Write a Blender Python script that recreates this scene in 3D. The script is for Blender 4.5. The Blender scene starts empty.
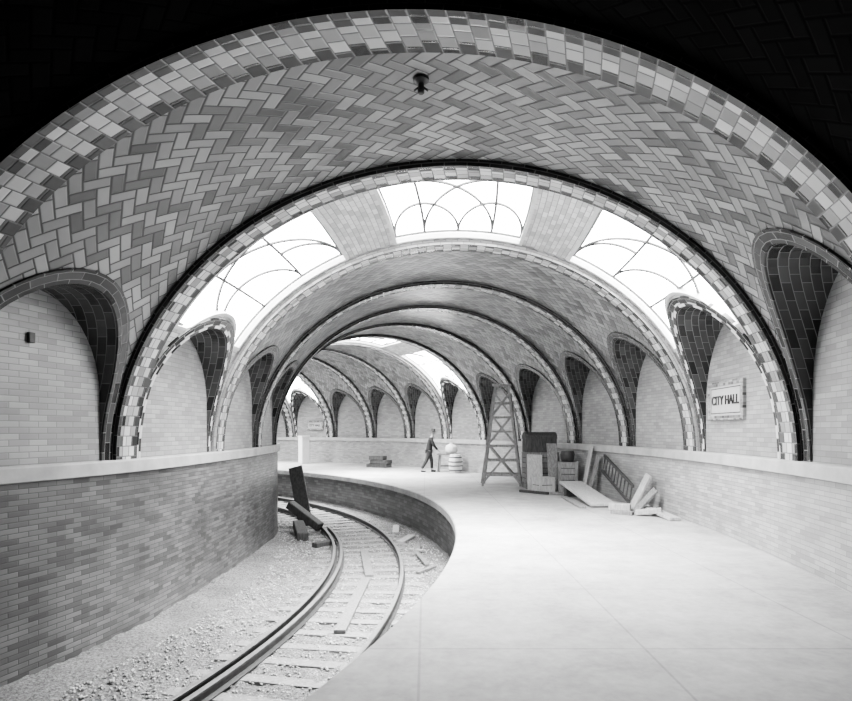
import bpy, bmesh, math, random
from mathutils import Vector, Matrix
random.seed(4)
scene = bpy.context.scene
COL = scene.collection
pi = math.pi
scene.view_settings.view_transform = 'AgX'
scene.view_settings.look = 'AgX - Medium High Contrast'

# ------------------------------------------------------------------ node helpers
class NT:
    def __init__(s, name):
        s.mat = bpy.data.materials.new(name); s.mat.use_nodes = True
        s.nt = s.mat.node_tree; s.b = s.nt.nodes['Principled BSDF']
    def n(s, t): return s.nt.nodes.new(t)
    def link(s, a, b): s.nt.links.new(a, b)
    def m(s, op, a, b=None, c=None):
        n = s.n('ShaderNodeMath'); n.operation = op
        for i, v in enumerate((a, b, c)):
            if v is None: continue
            if isinstance(v, (int, float)): n.inputs[i].default_value = v
            else: s.link(v, n.inputs[i])
        return n.outputs[0]
    def uv(s):
        n = s.n('ShaderNodeUVMap'); n.uv_map = 'UVMap'
        sp = s.n('ShaderNodeSeparateXYZ'); s.link(n.outputs[0], sp.inputs[0])
        return sp.outputs[0], sp.outputs[1], n.outputs[0]
    def comb(s, x, y, z=0.0):
        n = s.n('ShaderNodeCombineXYZ')
        for i, v in enumerate((x, y, z)):
            if isinstance(v, (int, float)): n.inputs[i].default_value = v
            else: s.link(v, n.inputs[i])
        return n.outputs[0]
    def white(s, vec):
        n = s.n('ShaderNodeTexWhiteNoise'); n.noise_dimensions = '3D'
        s.link(vec, n.inputs['Vector']); return n.outputs['Value']
    def noise(s, scale, detail=4, vec=None, rough=.55):
        n = s.n('ShaderNodeTexNoise'); n.inputs['Scale'].default_value = scale
        n.inputs['Detail'].default_value = detail; n.inputs['Roughness'].default_value = rough
        if vec is None:
            t = s.n('ShaderNodeTexCoord'); vec = t.outputs['Object']
        s.link(vec, n.inputs['Vector']); return n.outputs['Fac']
    def mix(s, f, a, b):   # scalar mix
        n = s.n('ShaderNodeMix'); n.data_type = 'FLOAT'
        for i, v in ((0, f), (2, a), (3, b)):
            if isinstance(v, (int, float)): n.inputs[i].default_value = v
            else: s.link(v, n.inputs[i])
        return n.outputs[0]
    def rng(s, v, a, b, c, d):
        n = s.n('ShaderNodeMapRange')
        s.link(v, n.inputs[0])
        for i, q in enumerate((a, b, c, d)): n.inputs[i+1].default_value = q
        return n.outputs[0]
    def out(s, val, rough=.6, bump=None, bstr=.4, bdist=.01, spec=.5):
        if isinstance(val, (int, float)):
            s.b.inputs['Base Color'].default_value = (val, val, val, 1)
        else:
            s.link(s.comb(val, val, val), s.b.inputs['Base Color'])
        if isinstance(rough, (int, float)): s.b.inputs['Roughness'].default_value = rough
        else: s.link(rough, s.b.inputs['Roughness'])
        s.b.inputs['Specular IOR Level'].default_value = spec
        if bump is not None:
            n = s.n('ShaderNodeBump'); n.inputs['Strength'].default_value = bstr
            n.inputs['Distance'].default_value = bdist
            s.link(bump, n.inputs['Height']); s.link(n.outputs[0], s.b.inputs['Normal'])
        return s.mat

def mat_herring(name, lo, hi, mortar, W=.135, rough=.28, spec=.5):
    t = NT(name); x, y, uv = t.uv()
    c = math.cos(pi/4)/W
    X = t.m('MULTIPLY', t.m('ADD', x, y), c); Y = t.m('MULTIPLY', t.m('SUBTRACT', y, x), c)
    X = t.m('ADD', X, 400.); Y = t.m('ADD', Y, 400.)
    i = t.m('FLOOR', X); j = t.m('FLOOR', Y)
    fx = t.m('FRACT', X); fy = t.m('FRACT', Y)
    k = t.m('FLOORED_MODULO', t.m('SUBTRACT', i, j), 4.)
    k1 = t.m('COMPARE', k, 1., .1); k2 = t.m('COMPARE', k, 2., .1)
    hor = t.m('LESS_THAN', k, 1.5)
    lx = t.m('ADD', fx, k1); ly = t.m('ADD', fy, k2)
    LX = t.m('ADD', hor, 1.); LY = t.m('SUBTRACT', 2., hor)
    d = t.m('MINIMUM', t.m('MINIMUM', lx, t.m('SUBTRACT', LX, lx)), t.m('MINIMUM', ly, t.m('SUBTRACT', LY, ly)))
    rnd = t.white(t.comb(t.m('SUBTRACT', i, k1), t.m('SUBTRACT', j, k2)))
    tile = t.rng(t.m('POWER', rnd, .8), 0, 1, lo, hi)
    stain = t.rng(t.noise(1.2), .3, .7, .84, 1.1)
    tile = t.m('MULTIPLY', tile, stain)
    e = t.rng(d, .045, .09, 0, 1)
    val = t.mix(e, mortar, tile)
    return t.out(val, rough, bump=t.rng(d, .03, .14, 0, 1), bstr=.5, bdist=.01, spec=spec)

def mat_brick(name, w, h, lo, hi, mortar, ms=.006, rough=.5, stain=.15, power=1., bstr=.4, teeth=False):
    t = NT(name); x0, y0, uv = t.uv()
    x = t.m('ADD', x0, 100.); y = t.m('ADD', y0, 100.)
    j = t.m('FLOOR', t.m('DIVIDE', y, h))
    xs = t.m('ADD', t.m('DIVIDE', x, w), t.m('MULTIPLY', j, .5))
    i = t.m('FLOOR', xs)
    fx = t.m('MULTIPLY', t.m('FRACT', xs), w); fy = t.m('MULTIPLY', t.m('FRACT', t.m('DIVIDE', y, h)), h)
    d = t.m('MINIMUM', t.m('MINIMUM', fx, t.m('SUBTRACT', w, fx)), t.m('MINIMUM', fy, t.m('SUBTRACT', h, fy)))
    rnd = t.m('POWER', t.white(t.comb(i, j, 3.)), power)
    tile = t.rng(rnd, 0, 1, lo, hi)
    if teeth:
        ev = t.m('FLOORED_MODULO', t.m('ADD', i, j), 2.)
        inner = t.m('LESS_THAN', y0, .12)
        tile = t.mix(t.m('MULTIPLY', ev, inner), tile, .62)
    st = t.rng(t.noise(.9, 5), .3, .7, 1-stain, 1+stain)
    tile = t.m('MULTIPLY', tile, st)
    e = t.rng(d, ms*.6, ms*1.3, 0, 1)
    return t.out(t.mix(e, mortar, tile), rough, bump=t.rng(d, 0, ms*2.5, 0, 1), bstr=bstr, bdist=.008)

def mat_rib(name):
    t = NT(name); x, y, uv = t.uv()
    x = t.m('ADD', x, 50.)
    yy = t.m('MINIMUM', y, t.m('SUBTRACT', .5, y))
    row = t.m('FLOOR', t.m('DIVIDE', x, .15)); fx = t.m('MULTIPLY', t.m('FRACT', t.m('DIVIDE', x, .15)), .15)
    odd = t.m('FLOORED_MODULO', row, 2.)
    edge = t.m('LESS_THAN', yy, .075)
    tooth = t.m('MULTIPLY', t.m('LESS_THAN', yy, .15), odd)
    dark = t.m('MAXIMUM', edge, tooth)
    fc = t.m('MULTIPLY', t.m('FRACT', t.m('DIVIDE', t.m('ADD', y, t.m('MULTIPLY', odd, .075)), .15)), .15)
    dx = t.m('MINIMUM', fx, t.m('SUBTRACT', .15, fx)); dy = t.m('MINIMUM', fc, t.m('SUBTRACT', .15, fc))
    d = t.m('MINIMUM', dx, dy)
    ci = t.m('FLOOR', t.m('DIVIDE', t.m('ADD', y, t.m('MULTIPLY', odd, .075)), .15))
    rnd = t.white(t.comb(row, ci, 7.))
    light = t.rng(rnd, 0, 1, .22, .62); dk = t.rng(rnd, 0, 1, .015, .09)
    tile = t.mix(dark, light, dk)
    e = t.rng(d, .004, .008, 0, 1)
    return t.out(t.mix(e, .12, tile), .26, bump=t.rng(d, 0, .015, 0, 1), bstr=.5, bdist=.01)

def mat_plain(name, v, rough=.7, var=.2, scale=6, bump=.2, spec=.4):
    t = NT(name); nz = t.noise(scale, 5)
    val = t.rng(nz, .3, .7, v*(1-var), v*(1+var))
    return t.out(val, rough, bump=nz, bstr=bump, bdist=.02, spec=spec)

def mat_wood(name, lo, hi):
    t = NT(name); tc = t.n('ShaderNodeTexCoord'); mp = t.n('ShaderNodeMapping')
    t.link(tc.outputs['Object'], mp.inputs[0]); mp.inputs['Scale'].default_value = (9, 9, 2)
    nz = t.noise(3, 6, mp.outputs[0]); return t.out(t.rng(nz, .3, .7, lo, hi), .75, bump=nz, bstr=.3)

M_vault = mat_herring('herringbone_vault_tile', .09, .34, .045)
M_vaultshade = mat_herring('shaded_vault_tile', .003, .007, .0015, rough=.9, spec=.05)  # same vault tile near black: shade of the nearest bays put into its colour
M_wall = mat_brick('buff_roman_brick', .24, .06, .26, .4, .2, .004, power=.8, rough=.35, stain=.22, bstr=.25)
M_wallL = mat_brick('shaded_roman_brick', .24, .06, .07, .16, .06, .004, power=.8, stain=.3, rough=.33, bstr=.25)  # left-wall copy of the brick, darkened to paint in the light falloff
M_uwall = mat_brick('pale_lunette_brick', .24, .07, .24, .36, .18, .004, bstr=.25)
M_pier = mat_brick('pier_brick', .2, .08, .34, .6, .22, .006)
M_dark = mat_brick('dark_glazed_tile', .28, .12, .015, .08, .2, .005, rough=.22)
M_teeth = mat_brick('toothed_glazed_tile', .2, .12, .015, .08, .24, .005, rough=.25, teeth=True)
M_rib = mat_rib('rib_quoin_tile')
M_ribside = mat_brick('rib_side_tile', .28, .12, .01, .05, .12, .006, rough=.25)
M_ledge = mat_plain('pale_stone_ledge', .4, .6, .18, 3)
M_black = mat_plain('dark_plaster', .02, .9)
M_iron = mat_plain('dark_iron', .04, .5, .3, 10)
M_lead = mat_plain('window_lead', .09, .6, .1)
M_frame = mat_plain('painted_steel_frame', .5, .5, .1)
M_woodL = mat_wood('pale_raw_wood', .3, .5)
M_woodM = mat_wood('weathered_wood', .13, .27)
M_woodT = mat_wood('trestle_wood', .16, .32)
M_woodD = mat_wood('dark_stained_wood', .03, .08)
M_tie = mat_wood('sleeper_wood', .16, .3)
M_sack = mat_plain('white_canvas', .6, .9, .1, 8)
M_cloth = mat_plain('dark_wool', .02, .9, .3, 20)
M_trou = mat_plain('gray_trousers', .04, .9, .3, 20)
M_skin = mat_plain('skin', .33, .6, .05)
M_hat = mat_plain('felt_hat', .03, .9)
M_white = mat_plain('white_plaster', .65, .7, .06)
M_rust = mat_plain('rusty_rail_steel', .05, .5, .3, 10)
M_railtop = mat_plain('worn_rail_head', .18, .35, .2, 10)
M_sign = mat_plain('glazed_sign_field', .5, .35, .05)
M_signb = mat_brick('sign_border_tile', .1, .05, .06, .4, .3, .004, rough=.3)
M_letter = mat_plain('dark_letter_glaze', .03, .4, .1)
M_stone = mat_plain('ballast_stone', .4, .9, .5, 9)

# glass
t = NT('daylit_frosted_glass'); nz = t.noise(1.2, 2)
t.b.inputs['Base Color'].default_value = (.8, .8, .8, 1)
t.b.inputs['Emission Color'].default_value = (1, 1, 1, 1)
t.link(t.rng(nz, .3, .7, 28, 34), t.b.inputs['Emission Strength'])
M_glass = t.mat

# platform concrete with scored slabs
t = NT('platform_concrete'); x, y, uv = t.uv()
nz = t.noise(.55, 7, rough=.65); n2 = t.noise(14, 4); n3 = t.noise(2.6, 6, rough=.7)
val = t.m('ADD', t.rng(nz, .3, .7, .26, .44), t.rng(n2, .3, .7, -.03, .03))
val = t.m('ADD', val, t.rng(n3, .3, .7, -.07, .05))
fx = t.m('FRACT', t.m('DIVIDE', x, 1.8)); fy = t.m('FRACT', t.m('DIVIDE', t.m('ADD', y, .9), 1.8))
d = t.m('MINIMUM', t.m('MINIMUM', fx, t.m('SUBTRACT', 1., fx)), t.m('MINIMUM', fy, t.m('SUBTRACT', 1., fy)))
e = t.rng(d, .003, .008, 0, 1)
val = t.m('MULTIPLY', val, t.rng(e, 0, 1, .72, 1))
M_floor = t.out(val, .7, bump=n2, bstr=.15)
t = NT('gravel_bed'); n1 = t.noise(30, 6, rough=.8); n2 = t.noise(1.2, 4)
M_bed = t.out(t.m('MULTIPLY', t.rng(n1, .35, .65, .05, .45), t.rng(n2, .3, .7, .7, 1.1)), .95, bump=n1, bstr=1, bdist=.04)

# ------------------------------------------------------------------ mesh helpers
class MB:
    def __init__(s): s.v = []; s.f = []; s.uv = []; s.mi = []
    def add(s, p, uv=(0, 0)): s.v.append(tuple(p)); s.uv.append(uv); return len(s.v)-1
    def face(s, ids, mi=0): s.f.append(tuple(ids)); s.mi.append(mi)
    def grid(s, rows, uvs, flip=False, mi=0):
        idx = [[s.add(p, uv) for p, uv in zip(r, u)] for r, u in zip(rows, uvs)]
        for a in range(len(idx)-1):
            for b in range(len(idx[a])-1):
                q = (idx[a][b], idx[a][b+1], idx[a+1][b+1], idx[a+1][b])
                s.face(q[::-1] if flip else q, mi)
    def box(s, c, size, rot=None, mi=0):
        c = Vector(c); R = rot or Matrix.Identity(3); b = len(s.v)
        for dx in (-.5, .5):
            for dy in (-.5, .5):
                for dz in (-.5, .5):
                    s.add(c + R @ Vector((dx*size[0], dy*size[1], dz*size[2])))
        for q in ((0,1,3,2),(4,6,7,5),(0,4,5,1),(2,3,7,6),(0,2,6,4),(1,5,7,3)):
            s.face([b+i for i in q], mi)
    def beam(s, p0, p1, w, h, up=(0, 0, 1), mi=0):
        p0 = Vector(p0); p1 = Vector(p1); d = (p1-p0); L = d.length; d.normalize()
        u = Vector(up)
        if abs(d.dot(u)) > .98: u = Vector((1, 0, 0))
        x = d.cross(u).normalized(); z = x.cross(d).normalized()
        R = Matrix((x, d, z)).transposed()
        s.box((p0+p1)/2, (w, L, h), R, mi)
    def lathe(s, prof, c=(0, 0, 0), n=20, axis=None, mi=0):
        c = Vector(c); R = axis or Matrix.Identity(3); rings = []
        for r, z in prof:
            rings.append([s.add(c + R @ Vector((r*math.cos(2*pi*k/n), r*math.sin(2*pi*k/n), z))) for k in range(n)])
        for a in range(len(rings)-1):
            for k in range(n):
                s.face((rings[a][k], rings[a][(k+1)%n], rings[a+1][(k+1)%n], rings[a+1][k]), mi)
        s.face(rings[0][::-1], mi); s.face(rings[-1], mi)
    def cyl(s, p0, p1, r, n=12, r2=None, mi=0):
        p0 = Vector(p0); p1 = Vector(p1); d = p1-p0
        R = d.to_track_quat('Z', 'Y').to_matrix()
        s.lathe([(r, 0), (r if r2 is None else r2, d.length)], p0, n, R, mi)
    def obj(s, name, mats, parent=None, smooth=False, loc=None, rotz=0, bevel=0, merge=True):
        me = bpy.data.meshes.new(name); me.from_pydata(s.v, [], s.f)
        uvl = me.uv_layers.new(name='UVMap')
        for l in me.loops: uvl.data[l.index].uv = s.uv[l.vertex_index]
        if not isinstance(mats, (list, tuple)): mats = [mats]
        for m_ in mats: me.materials.append(m_)
        for p, mi in zip(me.polygons, s.mi): p.material_index = mi; p.use_smooth = smooth
        me.update()
        o = bpy.data.objects.new(name, me); COL.objects.link(o)
        if parent: o.parent = parent
        if loc: o.location = loc
        o.rotation_euler[2] = rotz
        if bevel:
            b = o.modifiers.new('bevel', 'BEVEL'); b.width = bevel; b.segments = 2; b.limit_method = 'ANGLE'
        return o

def struct(o, label=None, cat='structure'):
    o['kind'] = 'structure'
    if label: o['label'] = label
    o['category'] = cat
    return o
def thing(name, label, cat, loc, rotz=0):
    o = bpy.data.objects.new(name, None); o.empty_display_size = .2
    o.location = loc; o.rotation_euler[2] = rotz
    o['label'] = label; o['category'] = cat
    COL.objects.link(o); return o
def tag(o, label, cat, group=None):
    o['label'] = label; o['category'] = cat
    if group: o['group'] = group
    return o
def curve_to_mesh(name, cu, parent, loc=None, rot=None):
    tmp = bpy.data.objects.new('tmp', cu); COL.objects.link(tmp)
    bpy.context.view_layer.update()
    me = bpy.data.meshes.new_from_object(tmp.evaluated_get(bpy.context.evaluated_depsgraph_get()))
    mats = list(cu.materials)
    bpy.data.objects.remove(tmp)
    me.name = name
    if not me.materials:
        for m_ in mats: me.materials.append(m_)
    o = bpy.data.objects.new(name, me); COL.objects.link(o); o.parent = parent
    if loc: o.location = loc
    if rot: o.rotation_euler = rot
    return o

# ------------------------------------------------------------------ plan geometry
ZS = 1.35; RISE = 3.95; BAY = 3.2
LEFT = [(-7.6,.4),(-6.1,2.9),(-4.95,5.5),(-4.18,8.2),(-3.97,11.3),(-4.0,14.1),(-4.2,16.5),(-4.9,18.8),(-5.85,20.6),(-7.0,22.1),(-8.3,23.2),(-9.7,24.0),(-11.2,24.7),(-12.8,25.1),(-14.4,25.3)]
RIGHT = [(2.0,-1.4),(3.4,1.6),(4.36,4.95),(4.9,7.95),(5.16,11.5),(4.98,14.8),(4.47,18.0),(3.51,21.3),(2.38,24.2),(.94,26.8),(-.77,29.0),(-2.8,31.0),(-5.1,32.6),(-7.6,34.0),(-10.3,35.0)]
NR = len(LEFT)
def foot(T, s):
    s = max(0, min(NR-1, s)); i = min(int(s), NR-2); f = s-i
    p1 = Vector(T[i]); p2 = Vector(T[i+1])
    p0 = Vector(T[i-1]) if i > 0 else 2*p1-p2
    p3 = Vector(T[i+2]) if i+2 < NR else 2*p2-p1
    return .5*((2*p1)+(p2-p0)*f+(2*p0-5*p1+4*p2-p3)*f*f+(3*p1-p0-3*p2+p3)*f*f*f)
def S(s, t, d=0.):
    L = foot(LEFT, s); R = foot(RIGHT, s); M = (L+R)/2; H = (R-L)/2
    k = 1+d/H.length
    p = M+H*k*math.cos(t)
    return Vector((p.x, p.y, ZS+(RISE+d)*math.sin(t)))
def side(s, sd, off, z):
    L = foot(LEFT, s); R = foot(RIGHT, s); H = (R-L).normalized()
    p = (R+H*off) if sd > 0 else (L-H*off)
    return Vector((p.x, p.y, z))
RC = 4.2
U0 = .135; HS = .85
HTS = {1: 2.4, -1: 2.05}
RW = .23/BAY
UWO = .0
def hg(u, sd):
    q = (u-.5)/(.5-U0)
    return HS+(HTS[sd]-HS)*math.sqrt(max(0, 1-q*q))
def tg(u, sd=1): return math.asin(hg(u, sd)/RISE)
NU = 24
us_open = [.5-(.5-U0)*math.cos(pi*k/NU) for k in range(NU+1)]
D2 = pi/180
SKY = (3, 8, 12)

# ------------------------------------------------------------------ ceiling
mb = MB()
def patch(i, us, tlo, thi, nt, mi=0):
    rows = []; uvs = []
    for u in us:
        a = tlo(u); b = thi(u); r = []; q = []
        for k in range(nt+1):
            tt = a+(b-a)*k/nt
            r.append(S(i+u, tt)); q.append(((i+u)*BAY, RC*tt))
        rows.append(r); uvs.append(q)
    mb.grid(rows, uvs, flip=False, mi=mi)
WUA, WUB = .11, .89
WT0 = 28*D2
WA, WB, WC, WD = 64*D2, 75*D2, 105*D2, 116*D2
def wlow(u, sd=1):
    if u <= U0 or u >= 1-U0: return WT0
    return max(WT0, tg(u, sd)+.24/RC)
for i in range(NR-1):
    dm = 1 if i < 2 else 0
    pl = [0, U0/2, U0]; pr = [1-U0, 1-U0/2, 1]
    if i in SKY:
        pl = [0, WUA]; pr = [WUB, 1]
        patch(i, pl, lambda u: 0, lambda u: pi, 60, 0)
        patch(i, pr, lambda u: 0, lambda u: pi, 60, 0)
        for a, b in ((WUA, U0), (1-U0, WUB)):
            patch(i, [a, b], lambda u: 0, lambda u: WT0, 14, 2)
            patch(i, [a, b], lambda u: pi-WT0, lambda u: pi, 14, 2)
        patch(i, us_open, tg, wlow, 6, 2)
        patch(i, us_open, lambda u: pi-wlow(u, -1), lambda u: pi-tg(u, -1), 6, 2)
        mid = [WUA+(WUB-WUA)*k/8 for k in range(9)]
        patch(i, mid, lambda u: WA, lambda u: WB, 5, 2)
        patch(i, mid, lambda u: WC, lambda u: WD, 5, 2)
    else:
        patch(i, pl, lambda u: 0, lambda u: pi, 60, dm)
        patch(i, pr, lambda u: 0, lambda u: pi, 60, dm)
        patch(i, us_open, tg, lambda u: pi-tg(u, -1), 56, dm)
o = struct(mb.obj('ceiling', [M_vault, M_vaultshade, M_pier], smooth=True), 'tiled barrel vault in herringbone pattern over the station', 'ceiling')

# ------------------------------------------------------------------ trims: ribs and lunette arches
trim_n = [0]
def trim(mbx, mats, label, smooth=False):
    trim_n[0] += 1
    return struct(mbx.obj('trim_%d' % trim_n[0], mats, smooth=smooth), label, 'arch trim')
NTT = 120
for i in range(1, NR-1):
    m = MB(); w = RW*(1.35 if i == 2 else 1); dn = -.09; up = .04
    def strip(a, b, va, vb, mi):
        rows = [[], []]; uvs = [[], []]
        for k in range(NTT+1):
            tt = pi*k/NTT
            rows[0].append(S(i+a[0], tt, a[1])); uvs[0].append((RC*tt, va))
            rows[1].append(S(i+b[0], tt, b[1])); uvs[1].append((RC*tt, vb))
        m.grid(rows, uvs, mi=mi)
    strip((-w, up), (-w, dn), 0, .13, 2 if (i-1) in SKY else 1)
    strip((-w, dn), (w, dn), 0, .5, 0)
    strip((w, dn), (w, up), 0, .13, 2 if i in SKY else 1)
    trim(m, [M_rib, M_ribside, M_pier], 'transverse arch rib in cream and dark glazed quoin tiles')
for i in range(1, NR-1):
    for sd in (1, -1):
        pts = [(U0, HS*k/6) for k in range(6)]
        pts += [(u, hg(u, sd)) for u in us_open]
        pts += [(1-U0, HS*(5-k)/6) for k in range(6)]
        pts = [(u, math.asin(h/RISE)) for u, h in pts]
        P2 = [Vector((u*BAY, t_*RC)) for u, t_ in pts]
        m = MB(); w = .19
        lin = [0]
        for a, b in zip(P2, P2[1:]): lin.append(lin[-1]+(b-a).length)
        inner = []; outer = []; wall = []; top = []
        for k, p in enumerate(P2):
            tn = (P2[min(k+1, len(P2)-1)]-P2[max(k-1, 0)]).normalized()
            nrm = Vector((-tn.y, tn.x))
            q = p+nrm*w
            f = lambda v, d: S(i+v.x/BAY, (v.y/RC if sd > 0 else pi-v.y/RC), d)
            q.y = max(q.y, 0)
            inner.append(f(p, -.03)); outer.append(f(q, -.03)); top.append(f(q, .03))
            wp = side(i+p.x/BAY, sd, UWO+.01, inner[-1].z); wall.append(wp)
        depth = [(a-b).length for a, b in zip(inner, wall)]
        m.grid([outer, inner], [[(l, .245) for l in lin], [(l, .01) for l in lin]], mi=0)
        m.grid([top, outer], [[(l, .02) for l in lin], [(l, 0) for l in lin]], mi=0)
        rows = []; uvs = []
        for q in range(5):
            rows.append([a.lerp(b, q/4) for a, b in zip(inner, wall)])
            uvs.append([(l, .01-dd*q/4-.5) for l, dd in zip(lin, depth)])
        m.grid(rows, uvs, mi=1)
        trim(m, [M_teeth if (i in SKY) else M_dark, M_dark], 'dark glazed tile arch around a side lunette')

# ------------------------------------------------------------------ walls and ledges
NS = 8*(NR-1)
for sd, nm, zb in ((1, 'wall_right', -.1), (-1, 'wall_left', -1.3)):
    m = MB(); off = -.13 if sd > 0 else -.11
    prev = None; L = 0; lower = [[], []]; lu = [[], []]; upw = [[], []]; uu = [[], []]; led = [[] for _ in range(6)]; ledu = [[] for _ in range(6)]
    for k in range(NS+1):
        s = k*(NR-1)/NS
        p = side(s, sd, off, 0)
        if prev is not None: L += (p-prev).length
        prev = p
        for r, z in enumerate((zb, ZS-.1)):
            lower[r].append(side(s, sd, off, z)); lu[r].append((L, z))
        for r, z in enumerate((ZS-.1, ZS+HTS[sd]+.1)):
            upw[r].append(side(s, sd, UWO, z)); uu[r].append((L, z))
        for r, (oo, z) in enumerate(((off+.02, ZS-.19), (off-.07, ZS-.17), (off-.07, ZS-.02), (off-.05, ZS), (.12, ZS), (.12, ZS-.2))):
            led[r].append(side(s, sd, oo, z)); ledu[r].append((L, z))
    m.grid(lower, lu); m.grid(upw, uu, mi=1)
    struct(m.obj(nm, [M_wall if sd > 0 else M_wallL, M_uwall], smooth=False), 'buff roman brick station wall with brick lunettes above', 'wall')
    m = MB(); m.grid(led, ledu); trim(m, [M_ledge], 'pale stone ledge along the wall top')
for s, nm in ((0.0, 'wall_back'), (NR-1.0, 'wall_far')):
    m = MB(); ring = [S(s, pi*k/40, .1) for k in range(41)]
    c = m.add((ring[0]+ring[-1])/2)
    ids = [m.add(p) for p in ring]
    for a, b in zip(ids, ids[1:]): m.face((c, a, b))
    a = side(s, 1, .4, ZS); b = side(s, -1, .4, ZS)
    j = [m.add(q) for q in (a, b, Vector((b.x, b.y, -1.4)), Vector((a.x, a.y, -1.4)))]
    m.face(j)
    struct(m.obj(nm, M_black), 'dark end wall of the tunnel', 'wall')

# ------------------------------------------------------------------ skylights
wn = 0
for i in SKY:
    for wi in range(3):
        wn += 1
        if wi == 0: tl = wlow; th = lambda u: WA; cA, cB = WT0, WA
        elif wi == 1: tl = lambda u: WB; th = lambda u: WC; cA, cB = WB, WC
        else: tl = lambda u: WD; th = lambda u: pi-wlow(u, -1); cA, cB = pi-WT0, WD
        ua = sorted(set([WUA, WUB]+[x for x in us_open if WUA < x < WUB])); nt = 16
        m = MB()
        edges = [[(WUA, tl(WUA)+(th(WUA)-tl(WUA))*k/nt) for k in range(nt+1)],
                 [(WUB, tl(WUB)+(th(WUB)-tl(WUB))*k/nt) for k in range(nt+1)],
                 [(u, tl(u)) for u in ua], [(u, th(u)) for u in ua]]
        for ei, e in enumerate(edges):
            fw = .06
            A = [S(i+u, t_, -.02) for u, t_ in e]; B = [S(i+u, t_, .16) for u, t_ in e]
            du = {0: fw/BAY, 1: -fw/BAY}.get(ei, 0); dt = {2: fw/RC, 3: -fw/RC}.get(ei, 0)
            C = [S(i+u+du, t_+dt, -.02) for u, t_ in e]; Dd = [S(i+u+du, t_+dt, .1) for u, t_ in e]
            z = [(0, 0)]*len(e)
            m.grid([B, A], [z, z]); m.grid([A, C], [z, z]); m.grid([C, Dd], [z, z])
        fr = struct(m.obj('window_%d' % wn, M_frame), 'curved leaded skylight glowing with daylight', 'skylight')
        g = MB(); rows = []; uvs = []
        for u in ua:
            rows.append([S(i+u, tl(u)+(th(u)-tl(u))*k/nt, .1) for k in range(nt+1)]); uvs.append([(u, k/nt) for k in range(nt+1)])
        g.grid(rows, uvs); g.obj('glass', M_glass, parent=fr, smooth=True)
        cu = bpy.data.curves.new('leading', 'CURVE'); cu.dimensions = '3D'; cu.bevel_depth = .023; cu.bevel_resolution = 1
        cu.materials.append(M_lead)
        def ell(pc, qc, a, b, t0, t1, n=40):
            return [(pc+a*math.cos(t0+(t1-t0)*k/n), qc+b*math.sin(t0+(t1-t0)*k/n)) for k in range(n+1)]
        def seg(p0, q0, p1, q1, n=14): return [(p0+(p1-p0)*k/n, q0+(q1-q0)*k/n) for k in range(n+1)]
        # p=0 low end of a side window, p=1 its end by the crown; q=0 near rib, q=1 far rib
        # leaded fans: interlaced round arches springing from the far edge, straight bars between panels
        lines = [seg(0, .04, 1, .04, 24), seg(0, .96, 1, .96, 24)]
        if wi == 1:
            lines += [seg(x, .04, x, .96) for x in (.03, .25, .75, .97)]
            lines += [ell(.25, .96, .5, .9, -pi/2, 0), ell(.75, .96, .5, .9, -pi, -pi/2)]
            lines += [ell(.25, .96, .22, .55, -pi, -pi/2), ell(.75, .96, .22, .55, -pi/2, 0)]
            lines += [ell(.25, .96, .25, .55, -pi/2, 0), ell(.75, .96, .25, .55, -pi, -pi/2)]
        else:
            lines += [seg(x, .04, x, .96) for x in (.03, .36, .68, .97)]
            lines += [ell(.36, .96, .61, .9, -pi/2, 0), ell(.68, .96, .65, .9, -pi, -pi/2)]
            lines += [ell(.68, .96, .29, .55, -pi/2, 0), ell(.36, .96, .33, .55, -pi, -pi/2)]
            lines += [ell(.36, .96, .32, .55, -pi/2, 0)]
        for ln in lines:
            runs = [[]]
            for p, q in ln:
                u = WUA+.02+(WUB-WUA-.04)*q; tt = cA+(cB-cA)*p
                if q <= 1 and tl(u)-.001 <= tt <= th(u)+.001: runs[-1].append(S(i+u, tt, .07))
                elif runs[-1]: runs.append([])
            for r in runs:
                if len(r) < 2: continue
                sp = cu.splines.new('POLY'); sp.points.add(len(r)-1)
                for k, v in enumerate(r): sp.points[k].co = (v.x, v.y, v.z, 1)
        curve_to_mesh('leading', cu, fr)
    # daylight falling through the crown pane of each skylight
    pc = S(i+.5, pi/2, -.12); L1 = foot(LEFT, i+.5); R1 = foot(RIGHT, i+.5); H = (R1-L1)
    ld = bpy.data.lights.new('skylight_daylight', 'AREA'); ld.shape = 'RECTANGLE'; ld.size = 2.0; ld.size_y = 1.8
    ld.energy = 950; ld.spread = 105*D2
    lo = bpy.data.objects.new('skylight_daylight', ld); COL.objects.link(lo)
    lo.location = pc; lo.rotation_euler = (0, 0, math.atan2(H.y, H.x))

# ------------------------------------------------------------------ floors
CX, CY = -19.5, 11.1
def pol(R, ph, z=0.): return Vector((CX+R*math.cos(ph), CY+R*math.sin(ph), z))
RE = 20.03
m = MB(); n = 140; a0, a1 = -46*D2, 78*D2
prof = [(26.6, 0), (RE+.3, 0), (RE+.02, 0), (RE, -.02), (RE, -.16), (RE+.02, -.18), (RE+.2, -.18), (RE+.2, -1.3)]
rows = []; uvs = []
for r, z in prof:
    rows.append([pol(r, a0+(a1-a0)*k/n, z) for k in range(n+1)])
    uvs.append([(r*math.cos(a0+(a1-a0)*k/n)+.35+z, r*math.sin(a0+(a1-a0)*k/n)) for k in range(n+1)])
m.grid(rows[:7], uvs[:7], flip=True)
m.grid(rows[6:], [[(RE*(a0+(a1-a0)*k/n), z) for k in range(n+1)] for z in (-.18, -1.3)], flip=True, mi=1)
M_face = mat_brick('platform_face_brick', .3, .1, .1, .2, .08, .006)
struct(m.obj('floor', [M_floor, M_face]), 'pale concrete platform with scored slabs and curved edge', 'platform')
m = MB(); rows = []; uvs = []
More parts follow.
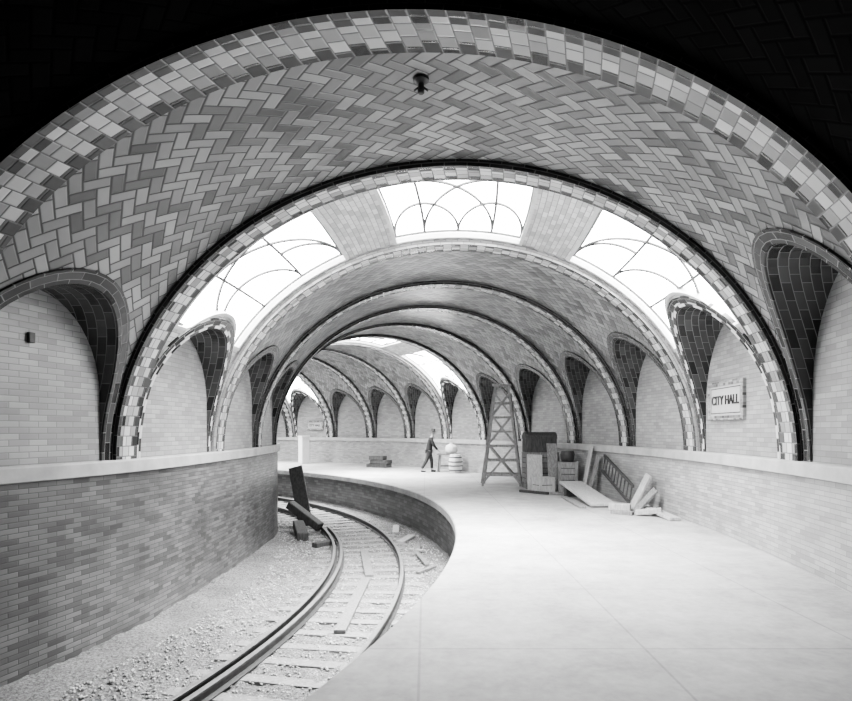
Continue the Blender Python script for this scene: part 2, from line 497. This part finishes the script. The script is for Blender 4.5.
for q in range(81):
    r = 13.2+(RE+.3-13.2)*q/80
    row = []
    for k in range(361):
        ph = a0+(a1-a0)*k/360
        z = -1.172+.018*math.sin(r*9+ph*70)*math.sin(ph*133+r*3)+.012*random.uniform(-1, 1)
        if r < 17.2: z += (17.2-r)*.12
        row.append(pol(r, ph, z))
    rows.append(row); uvs.append([(0, 0)]*361)
m.grid(rows, uvs, flip=True)
struct(m.obj('floor.001', M_bed, smooth=True), 'gravel track bed beside the platform', 'track bed')

# ballast stones
m = MB(); phi = (1+5**.5)/2
ico = [Vector(v).normalized() for v in ((-1,phi,0),(1,phi,0),(-1,-phi,0),(1,-phi,0),(0,-1,phi),(0,1,phi),(0,-1,-phi),(0,1,-phi),(phi,0,-1),(phi,0,1),(-phi,0,-1),(-phi,0,1))]
icf = ((0,11,5),(0,5,1),(0,1,7),(0,7,10),(0,10,11),(1,5,9),(5,11,4),(11,10,2),(10,7,6),(7,1,8),(3,9,4),(3,4,2),(3,2,6),(3,6,8),(3,8,9),(4,9,5),(2,4,11),(6,2,10),(8,6,7),(9,8,1))
for q in range(12000):
    ph = (-24+52*random.random()**1.5)*D2; R = random.uniform(16.3, 20.1)
    if abs(R-18.35) < .68 and random.random() < .3: continue
    r = random.uniform(.009, .024); z = -1.165+(max(0, 17.2-R)*.12)
    c = pol(R, ph, z+random.uniform(0, .012)); b = len(m.v)
    for v in ico: m.add(c+Vector((v.x*r*random.uniform(.7, 1.3), v.y*r*random.uniform(.7, 1.3), v.z*r*.7)))
    for f in icf: m.face([b+k for k in f])
o = m.obj('track_ballast', M_stone); tag(o, 'loose gray crushed stone ballast around the track', 'gravel'); o['kind'] = 'stuff'

# ------------------------------------------------------------------ track
def rail(name, R, p0, p1, label):
    pf = [(-.065,0),(.065,0),(.065,.012),(.012,.03),(.01,.1),(.034,.108),(.034,.135),(.026,.143),(-.026,.143),(-.034,.135),(-.034,.108),(-.01,.1),(-.012,.03),(-.065,.012)]
    m = MB(); n = 120; rows = []
    for x, z in pf+[pf[0]]:
        rows.append([pol(R+x, (p0+(p1-p0)*k/n)*D2, -1.143+z) for k in range(n+1)])
    uv0 = [[(0, 0)]*(n+1)]*len(rows)
    m.grid(rows, uv0, flip=True)
    for k, p in enumerate(m.mi):
        if 6*n <= k < 9*n: m.mi[k] = 1
    return tag(m.obj(name, [M_rust, M_railtop]), label, 'rail', 'track rails')
rail('track_rail', 17.6, -44, 76, 'steel running rail along the inner side of the curved track')
rail('track_rail.001', 19.04, -44, 76, 'steel running rail curving beside the platform')
rail('track_guard_rail', 17.76, -44, 20, 'guard rail laid close beside the inner running rail')
m = MB(); m.box((0, 0, 0), (2.3, .2, .15))
tie0 = m.obj('railway_sleeper', M_tie, bevel=.012)
ph = -32.; first = True
while ph < 62:
    o = tie0 if first else tie0.copy()
    if not first: COL.objects.link(o)
    first = False
    a = ph*D2; o.location = pol(18.32, a, -1.228+random.uniform(-.004, .01)); o.rotation_euler[2] = a+random.uniform(-.02, .02)
    tag(o, 'weathered wooden sleeper half buried in ballast', 'railway sleeper', 'track sleepers'); ph += 1.72

# ------------------------------------------------------------------ loose boards etc.
def board(name, p0, p1, w, h, mat, label, cat='plank', group=None, up=(0, 0, 1)):
    p0 = Vector(p0); p1 = Vector(p1); c = (p0+p1)/2
    m = MB(); m.beam(p0-c, p1-c, w, h, up)
    return tag(m.obj(name, mat, loc=c, bevel=min(w, h)*.12), label, cat, group)
board('timber_plank', pol(18.45, -8*D2, -1.118), pol(18.35, 1.5*D2, -1.118), .17, .05, M_woodM, 'long board lying on the sleepers between the rails', group='boards in the track')
board('timber_plank', pol(18.4, 2.2*D2, -1.118), pol(18.3, 10*D2, -1.118), .17, .05, M_woodM, 'long board lying on the sleepers between the rails', group='boards in the track')
board('timber_baulk', (-3.6, 18.0, -1.12), (-4.05, 18.6, .6), .42, .1, M_woodD, 'tall dark heavy timber standing propped against the inner wall', 'timber', 'timbers by the inner wall', up=(0, 1, 0))
board('timber_baulk', (-3.0, 17.0, -1.0), (-3.95, 17.4, -.4), .3, .22, M_woodD, 'dark heavy timber lying aslant beside the track', 'timber', 'timbers by the inner wall')
board('timber_baulk', (-3.2, 15.6, -1.05), (-3.6, 16.9, -.9), .3, .24, M_woodD, 'dark heavy timber lying beside the track', 'timber', 'timbers by the inner wall')
board('timber_block', (-2.75, 14.8, -1.1), (-2.35, 15.3, -1.1), .2, .12, M_woodD, 'short dark timber offcut on the ballast', 'timber')
for k, (a, b, w) in enumerate((((19.45, 8), (19.7, 11.5), .15), ((19.35, 13), (19.8, 15), .2), ((19.6, 5), (19.5, 8), .1), ((19.5, 17), (19.8, 20), .18), ((19.35, 3), (19.75, 4.2), .08), ((19.4, 10), (19.7, 9.0), .1))):
    board('scrap_board', pol(a[0], a[1]*D2, -1.13), pol(b[0], b[1]*D2, -1.1), w, .05, (M_woodM, M_woodL)[k%2], ('weathered', 'pale')[k%2]+' scrap board on the gravel under the platform edge', 'plank', 'scrap boards by the platform')

# trestle ladder tower
def trestle():
    T = thing('trestle_tower', 'tall tapering wooden trestle scaffold with crossed braces standing on the platform', 'scaffold', (2.4, 19.0, 0), -.15)
    H = 3.15; bx, by, tx, ty = .58, .45, .2, .16
    def P(sx, sy, z): f = z/H; return Vector((sx*(bx+(tx-bx)*f), sy*(by+(ty-by)*f), z))
    for sx in (-1, 1):
        for sy in (-1, 1):
            m = MB(); m.beam(P(sx, sy, 0.01), P(sx, sy, H), .07, .07); m.obj('leg', M_woodT, T)
    for z in (.35, .8, 1.25, 1.7, 2.15, 2.6):
        for sy in (-1, 1):
            m = MB(); m.beam(P(-1, sy, z)+Vector((-.05, sy*.04, 0)), P(1, sy, z)+Vector((.05, sy*.04, 0)), .03, .06); m.obj('rung', M_woodT, T)
    for a, b in ((.1, 1.3), (1.3, 2.2), (2.2, 2.9)):
        for sx in (-1, 1):
            m = MB(); m.beam(P(sx, -1, a)+Vector((sx*.05, 0, 0)), P(sx, 1, b)+Vector((sx*.05, 0, 0)), .05, .03); m.obj('brace', M_woodM, T)
        for sy in (-1, 1):
            m = MB(); m.beam(P(-1, sy, a)+Vector((0, sy*.07, 0)), P(1, sy, b)+Vector((0, sy*.07, 0)), .025, .05); m.obj('brace', M_woodT, T)
            m = MB(); m.beam(P(1, sy, a)+Vector((0, sy*.1, 0)), P(-1, sy, b)+Vector((0, sy*.1, 0)), .025, .05); m.obj('brace', M_woodT, T)
    m = MB(); m.box((0, 0, H+.02), (.6, .5, .05)); m.obj('top_platform', M_woodT, T, bevel=.005)
trestle()

def crate(name, loc, size, rotz, mat, label, cat='crate', slat=.14):
    T = thing(name, label, cat, loc, rotz); x, y, z = size
    m = MB(); m.box((0, 0, z/2+.005), (x-.05, y-.05, z-.02)); m.obj('body', M_woodD, T)
    m = MB(); k = max(2, int(z/slat))
    for q in range(k):
        zz = (q+.5)*z/k
        for sy in (-1, 1): m.box((0, sy*(y/2-.01), zz), (x, .02, z/k-.02))
        for sx in (-1, 1): m.box((sx*(x/2-.01), 0, zz), (.02, y-.04, z/k-.02))
    m.obj('side_slats', mat, T)
    for sx in (-1, 1):
        for sy in (-1, 1):
            m = MB(); m.box((sx*(x/2-.04), sy*(y/2+.01), z/2), (.08, .02, z)); m.obj('batten', mat, T)
    m = MB(); m.box((0, 0, z-.01), (x+.02, y+.02, .03)); m.obj('lid', mat, T, bevel=.005)
    return T
crate('packing_crate', (3.45, 18.1, 0), (1.0, .6, 1.08), .05, M_woodM, 'large weathered packing crate beneath a dark trunk')
T = thing('domed_trunk', 'dark trunk with a domed lid resting on a packing crate', 'trunk', (3.42, 18.1, 1.09), .05)
m = MB(); m.box((0, 0, .2), (.94, .5, .4)); m.obj('body', M_woodD, T, bevel=.015)
m = MB(); rows = []
for k in range(13):
    a = pi*k/12
    rows.append([Vector((-.48, .26*math.cos(a), .4+.2*math.sin(a))), Vector((.48, .26*math.cos(a), .4+.2*math.sin(a)))])
m.grid(rows, [[(0, 0)]*2]*13)
for e in (0, 1): m.face([m.add(r[e]) for r in rows])
m.obj('lid', M_woodD, T, smooth=False)
for x in (-.3, .3):
    m = MB(); m.box((x, -.256, .2), (.05, .012, .4)); m.obj('strap', M_iron, T)
crate('tool_crate', (4.03, 17.1, 0), (.54, .5, .84), -.15, M_woodM, 'slatted wooden crate standing beside the brick wall')
m = MB(); m.lathe([(.17, 0), (.2, .1), (.205, .2), (.17, .3)], n=18); tag(m.obj('paint_tub', M_iron, loc=(4.03, 17.1, .858), smooth=False), 'dark round tub sitting on a slatted crate', 'tub')
crate('nail_box', (3.3, 16.9, 0), (.5, .4, .42), .35, M_woodL, 'small pale wooden box on the platform by the planks')
board('leaning_board', (3.15, 17.3, .02), (3.2, 17.7, 1.02), .44, .03, M_woodL, 'pale wide board leaning against a packing crate', 'board', 'boards leaning on the crate', up=(0, 1, 0))
board('leaning_board', (3.66, 17.1, .02), (3.7, 17.7, 1.35), .3, .04, M_woodM, 'weathered narrow board leaning against a packing crate', 'board', 'boards leaning on the crate', up=(0, 1, 0))
board('floor_plank', (2.65, 16.9, .04), (3.3, 16.2, .04), .1, .07, M_woodD, 'dark short plank lying on the platform', 'plank')
board('floor_plank', (3.4, 16.3, .04), (3.8, 15.9, .04), .12, .06, M_woodM, 'weathered plank lying on the platform', 'plank')

# stack of long boards by the wall
board('wide_plank', (3.85, 16.0, .36), (4.0, 13.5, .06), .6, .06, M_woodL, 'wide pale plank sloping from a block to the platform', 'plank', 'planks by the brick wall')
board('wood_block', (3.65, 15.8, .14), (4.1, 15.85, .14), .2, .28, M_woodD, 'dark wood block propping up a wide plank', 'wood block')
board('long_plank', (3.55, 15.4, .03), (3.5, 13.4, .03), .16, .05, M_woodM, 'long weathered plank on the platform', 'plank', 'planks by the brick wall')
board('long_plank', (4.72, 13.0, .1), (4.78, 11.5, .04), .22, .06, M_woodL, 'long pale plank resting by the wall', 'plank', 'planks by the brick wall')
board('upright_plank', (4.25, 16.3, .02), (4.52, 16.4, 1.3), .26, .04, M_woodL, 'pale plank standing upright against the brick wall', 'plank', 'planks leaning on the wall', up=(1, 0, 0))
board('upright_plank', (4.3, 15.95, .02), (4.6, 16.0, 1.05), .24, .04, M_woodM, 'weathered plank standing upright against the brick wall', 'plank', 'planks leaning on the wall', up=(1, 0, 0))
board('upright_plank', (4.5, 13.15, .02), (4.83, 13.0, .78), .26, .05, M_woodL, 'short pale plank leaning upright on the brick wall', 'plank', 'planks leaning on the wall', up=(1, 0, 0))
board('upright_plank', (4.45, 12.75, .02), (4.83, 12.6, .5), .2, .05, M_woodM, 'short weathered plank leaning upright on the brick wall', 'plank', 'planks leaning on the wall', up=(1, 0, 0))
board('wood_block', (4.0, 13.1, .08), (4.4, 12.9, .08), .22, .16, M_woodL, 'short pale block of wood on the platform', 'wood block', 'offcuts by the wall')
board('wood_block', (4.3, 12.3, .06), (4.75, 12.1, .13), .18, .1, M_woodL, 'short pale block of wood on the platform', 'wood block', 'offcuts by the wall')
board('wood_block', (3.9, 12.6, .04), (4.25, 12.3, .04), .14, .08, M_woodM, 'weathered offcut of wood on the platform', 'wood block', 'offcuts by the wall')
# wooden ladder leaning sideways on the wall
T = thing('wooden_ladder', 'dark wooden ladder lying on its side against the brick wall', 'ladder', (4.53, 14.6, 0.08), 0)
def rp(y, z): return Vector((.16*z+.02, y, z))
m = MB(); m.beam(rp(1.25, 1.0), rp(-1.25, .42), .04, .07); m.obj('side_rail', M_woodD, T)
m = MB(); m.beam(rp(1.25, .6), rp(-1.25, .02), .04, .07); m.obj('side_rail', M_woodD, T)
for k in range(10):
    y = 1.15-2.3*k/9; zz = .31+.232*y
    m = MB(); m.cyl(rp(y, zz), rp(y, zz+.4), .018, 8); m.obj('rung', M_woodD, T)

# bench, barrel, sack next to man
T = thing('work_bench', 'rough wooden work bench on the platform by the standing man', 'bench', (.95, 25.1, 0), .1)
m = MB(); m.box((0, 0, .74), (.95, .5, .06)); m.obj('bench_top', M_woodM, T, bevel=.008)
for sx in (-1, 1):
    for sy in (-1, 1):
        m = MB(); m.beam((sx*.42, sy*.22, 0), (sx*.36, sy*.18, .71), .06, .06); m.obj('leg', M_woodM, T)
m = MB(); m.beam((-.4, 0, .25), (.4, 0, .25), .05, .08); m.obj('stretcher', M_woodM, T)
def sack(loc, r, h, label):
    m = MB(); n = 20; prof = [(.55, 0), (.95, .08), (1.02, .3), (.95, .6), (.7, .82), (.3, .92), (.22, 1.0), (.3, 1.08)]
    rings = []
    for a, z in prof:
        rings.append([m.add((a*r*(1+.06*math.sin(3*q*2*pi/n+z*5))*math.cos(2*pi*q/n), a*r*.8*(1+.06*math.cos(4*q*2*pi/n))*math.sin(2*pi*q/n), z*h)) for q in range(n)])
    for a in range(len(rings)-1):
        for q in range(n): m.face((rings[a][q], rings[a][(q+1)%n], rings[a+1][(q+1)%n], rings[a+1][q]))
    m.face(rings[0][::-1]); m.face(rings[-1])
    return tag(m.obj('cement_sack', M_sack, loc=loc, smooth=True), label, 'sack', 'sacks by the bench')
sack((1.05, 25.1, .77), .26, .42, 'white canvas sack on the work bench')
T = thing('barrel', 'pale wooden barrel with hoops beside the work bench', 'barrel', (1.2, 24.4, 0))
m = MB(); m.lathe([(.22, 0), (.27, .2), (.285, .38), (.27, .56), (.22, .76)], n=20); m.obj('body', M_sack, T, smooth=False)
for z, r in ((.12, .252), (.3, .284), (.46, .284), (.64, .252)):
    m = MB(); m.lathe([(r, z-.02), (r+.008, z-.02), (r+.008, z+.02), (r, z+.02)], n=20); m.obj('hoop', M_iron, T)

# far wall items
for k, (x, y, z, w) in enumerate(((-2.2, 28.1, .1, 1.1), (-2.1, 28.05, .28, .9), (-2.25, 28.1, .46, .7))):
    m = MB(); m.box((0, 0, 0), (w, .5, .17)); o = m.obj('stacked_timber', M_woodD, loc=(x, y, z-.01), bevel=.01, rotz=-.5+.08*k)
    tag(o, 'dark short timber in a low stack by the wall', 'timber', 'timber stack by the wall')
T = thing('white_cabinet', 'tall white painted cabinet standing against the wall', 'cabinet', (-6.4, 31.4, 0), -.95+pi)
m = MB(); m.box((0, 0, .7), (.5, .4, 1.4)); m.obj('body', M_white, T, bevel=.01)
m = MB(); m.box((0, -.21, .7), (.42, .03, 1.26)); m.obj('door', M_white, T, bevel=.006)
m = MB(); m.box((0, 0, 1.42), (.56, .46, .05)); m.obj('top', M_white, T, bevel=.006)

# ------------------------------------------------------------------ signs
def sign(s, sd, zc, w, h, name):
    a = side(s-.02, sd, UWO, 0); b = side(s+.02, sd, UWO, 0); tdir = (b-a).normalized()
    xdir = -tdir if sd > 0 else tdir
    ang = math.atan2(xdir.y, xdir.x); c = side(s, sd, UWO-.035, zc)
    T = thing(name, 'framed glazed tile name plaque reading CITY HALL on the lunette wall', 'sign', c, ang)
    m = MB(); m.box((0, 0, 0), (w-.14, .03, h-.14)); m.obj('panel', M_sign, T)
    for nm, c2, sz in (('frame_rail', (0, 0, h/2-.04), (w, .06, .08)), ('frame_rail', (0, 0, -h/2+.04), (w, .06, .08)),
                      ('frame_stile', (w/2-.04, 0, 0), (.08, .06, h-.16)), ('frame_stile', (-w/2+.04, 0, 0), (.08, .06, h-.16))):
        m = MB(); m.box(c2, sz)
        m.uv = [(v[0], v[2]) for v in m.v]
        m.obj(nm, M_signb, T, bevel=.008)
    m = MB(); W2 = w/2-.11; H2 = h/2-.11
    rr = [(-W2, -H2), (W2, -H2), (W2, H2), (-W2, H2)]; e = .014
    o4 = [m.add((x, -.018, z)) for x, z in rr]; i4 = [m.add((x*(1-e/W2), -.018, z*(1-e/H2))) for x, z in rr]
    for k in range(4): m.face((o4[k], o4[(k+1)%4], i4[(k+1)%4], i4[k]))
    m.obj('border_line', M_letter, T)
    cu = bpy.data.curves.new('lettering', 'FONT'); cu.body = 'CITY HALL'; cu.align_x = 'CENTER'; cu.align_y = 'CENTER'
    cu.size = h*.33; cu.extrude = .006; cu.offset = .004; cu.materials.append(M_letter)
    curve_to_mesh('lettering', cu, T, (0, -.022, 0), (pi/2, 0, 0))
    return T
sign(3.62, 1, 2.25, 1.36, .66, 'station_sign')
sign(12.42, 1, 2.0, 1.2, .52, 'station_sign.001')

# ceiling fixture, wall outlet
T = thing('ceiling_lamp_socket', 'small dark lamp socket hanging from the tiled vault', 'lamp socket', (-.05, 6.05, 5.16))
m = MB(); m.lathe([(.03, .03), (.03, .08), (.05, .09), (.08, .11), (.08, .14)], n=20); m.obj('canopy', M_iron, T)
m = MB(); m.lathe([(.025, -.02), (.035, -.01), (.035, .02), (.025, .04)], n=16); m.obj('socket', M_iron, T)
for sx in (-1, 1):
    m = MB(); m.cyl((sx*.02, 0, .05), (sx*.07, 0, .01), .01, 8); m.obj('arm', M_iron, T)
c = side(2.5, -1, UWO-.02, 2.8)
m = MB(); m.box((0, 0, 0), (.04, .08, .12)); tag(m.obj('junction_box', M_iron, loc=c, bevel=.008, rotz=-.25), 'small dark electrical box on the lunette brickwork', 'electrical box')

# ------------------------------------------------------------------ man
def skin(name, verts, edges, radii, mat, parent, sub=1, root=0):
    me = bpy.data.meshes.new(name); me.from_pydata(verts, edges, [])
    o = bpy.data.objects.new(name, me); COL.objects.link(o)
    bpy.context.view_layer.objects.active = o
    sk = o.modifiers.new('skin', 'SKIN'); sk.use_smooth_shade = True
    lay = me.skin_vertices[0].data if me.skin_vertices else None
    if lay is None:
        me.skin_vertices.new(); lay = me.skin_vertices[0].data
    for k, r in enumerate(radii):
        lay[k].radius = r if isinstance(r, tuple) else (r, r); lay[k].use_root = (k == root)
    ss = o.modifiers.new('sub', 'SUBSURF'); ss.levels = sub; ss.render_levels = sub
    me.materials.append(mat)
    if parent: o.parent = parent
    return o
MAN = thing('person', 'man in dark jacket and brimmed hat leaning on a bench', 'person', (.12, 25.0, 0))
V = []; E = []; Rr = []
def cv(p, r, parent=None):
    V.append(p); Rr.append(r); k = len(V)-1
    if parent is not None: E.append((parent, k))
    return k
pel = cv((0.0, 0, .93), (.13, .10))
sp1 = cv((.03, 0, 1.1), (.12, .1), pel); ch = cv((.08, 0, 1.3), (.15, .11), sp1)
nk = cv((.13, 0, 1.46), .055, ch); hd0 = cv((.155, 0, 1.54), .065, nk); hd1 = cv((.17, 0, 1.62), .088, hd0); hd2 = cv((.165, 0, 1.69), .075, hd1)
cv((.265, 0, 1.6), .013, hd1)
joints = {}
for sy, fx in ((-1, -.3), (1, .12)):
    hp = cv((0, sy*.09, .88), .085, pel); kn = cv(((fx+.04)/2+.04, sy*.1, .49), .055, hp)
    an = cv((fx, sy*.11, .09), .04, kn); to = cv((fx+.16, sy*.12, .035), .035, an)
    joints[sy] = (V[hp], V[kn], V[an], V[to])
arms = {}
for sy in (-1, 1):
    sh = cv((.09, sy*.19, 1.38), .055, ch)
    if sy < 0: el = cv((.2, sy*.24, 1.12), .042, sh); wr = cv((.38, sy*.16, .9), .028, el); pm = cv((.44, sy*.14, .84), .03, wr); fd = Vector((.8, 0, -.35))
    else: el = cv((.02, sy*.27, 1.1), .042, sh); wr = cv((.15, sy*.22, .9), .028, el); pm = cv((.2, sy*.2, .83), .03, wr); fd = Vector((.4, 0, -.9))
    fd.normalize(); arms[sy] = (V[sh], V[el], V[wr])
    p0 = Vector(V[pm])
    for q in range(4):
        b = cv(tuple(p0+fd*.04+Vector((0, (q-1.5)*.02, 0))), .0095, pm)
        c2 = cv(tuple(Vector(V[b])+fd*(.03+.006*(q in (1, 2)))+Vector((0, 0, -.008))), .0085, b)
        cv(tuple(Vector(V[c2])+fd*.022+Vector((0, 0, -.016))), .0075, c2)
    th = cv(tuple(p0+Vector((.01, -sy*.035, .0))), .0105, pm); cv(tuple(Vector(V[th])+fd*.04+Vector((0, -sy*.01, 0))), .009, th)
skin('body', V, E, Rr, M_skin, MAN, 2)
jv = [(0, 0, .84), (0.01, 0, .98), (.04, 0, 1.14), (.085, 0, 1.32), (.12, 0, 1.43)]; jr = [(.19, .15), (.17, .135), (.16, .135), (.19, .14), (.09, .08)]; je = [(0, 1), (1, 2), (2, 3), (3, 4)]
for sy in (-1, 1):
    b = len(jv); sh, el, wr = arms[sy]
    jv += [sh, el, tuple(Vector(wr).lerp(Vector(el), .12))]; jr += [.082, .062, .048]; je += [(3, b), (b, b+1), (b+1, b+2)]
skin('jacket', jv, je, jr, M_cloth, MAN, 2)
tv = [(0, 0, .95)]; tr = [(.15, .12)]; te = []
for sy in (-1, 1):
    b = len(tv); hp, kn, an, to = joints[sy]
    tv += [(hp[0], hp[1], .85), kn, (an[0], an[1], .13)]; tr += [.11, .078, .062]; te += [(0, b), (b, b+1), (b+1, b+2)]
skin('trousers', tv, te, tr, M_trou, MAN, 2)
for sy in (-1, 1):
    hp, kn, an, to = joints[sy]
    skin('shoe', [(an[0]-.04, an[1], .045), (an[0]+.06, an[1], .045), (an[0]+.18, to[1], .035)], [(0, 1), (1, 2)], [.045, .045, .035], M_hat, MAN, 2)
m = MB(); m.lathe([(.0, .0), (.155, .0), (.16, .012), (.1, .022), (.097, .09), (.08, .125), (.03, .13)], n=24)
h = m.obj('hat', M_hat, MAN, smooth=True); h.location = (.165, 0, 1.68); h.rotation_euler = (0, .12, 0)

# ------------------------------------------------------------------ camera, world
cam = bpy.data.cameras.new('camera'); co = bpy.data.objects.new('camera', cam); COL.objects.link(co)
co.location = (0, 0, 1.75); co.rotation_euler = (pi/2, 0, 0)
cam.sensor_width = 36; cam.lens = 36*600/852; cam.shift_y = 79.5/852; cam.clip_start = .05
scene.camera = co
w = bpy.data.worlds.new('world'); scene.world = w; w.use_nodes = True
w.node_tree.nodes['Background'].inputs[0].default_value = (.5, .5, .5, 1)
w.node_tree.nodes['Background'].inputs[1].default_value = .05
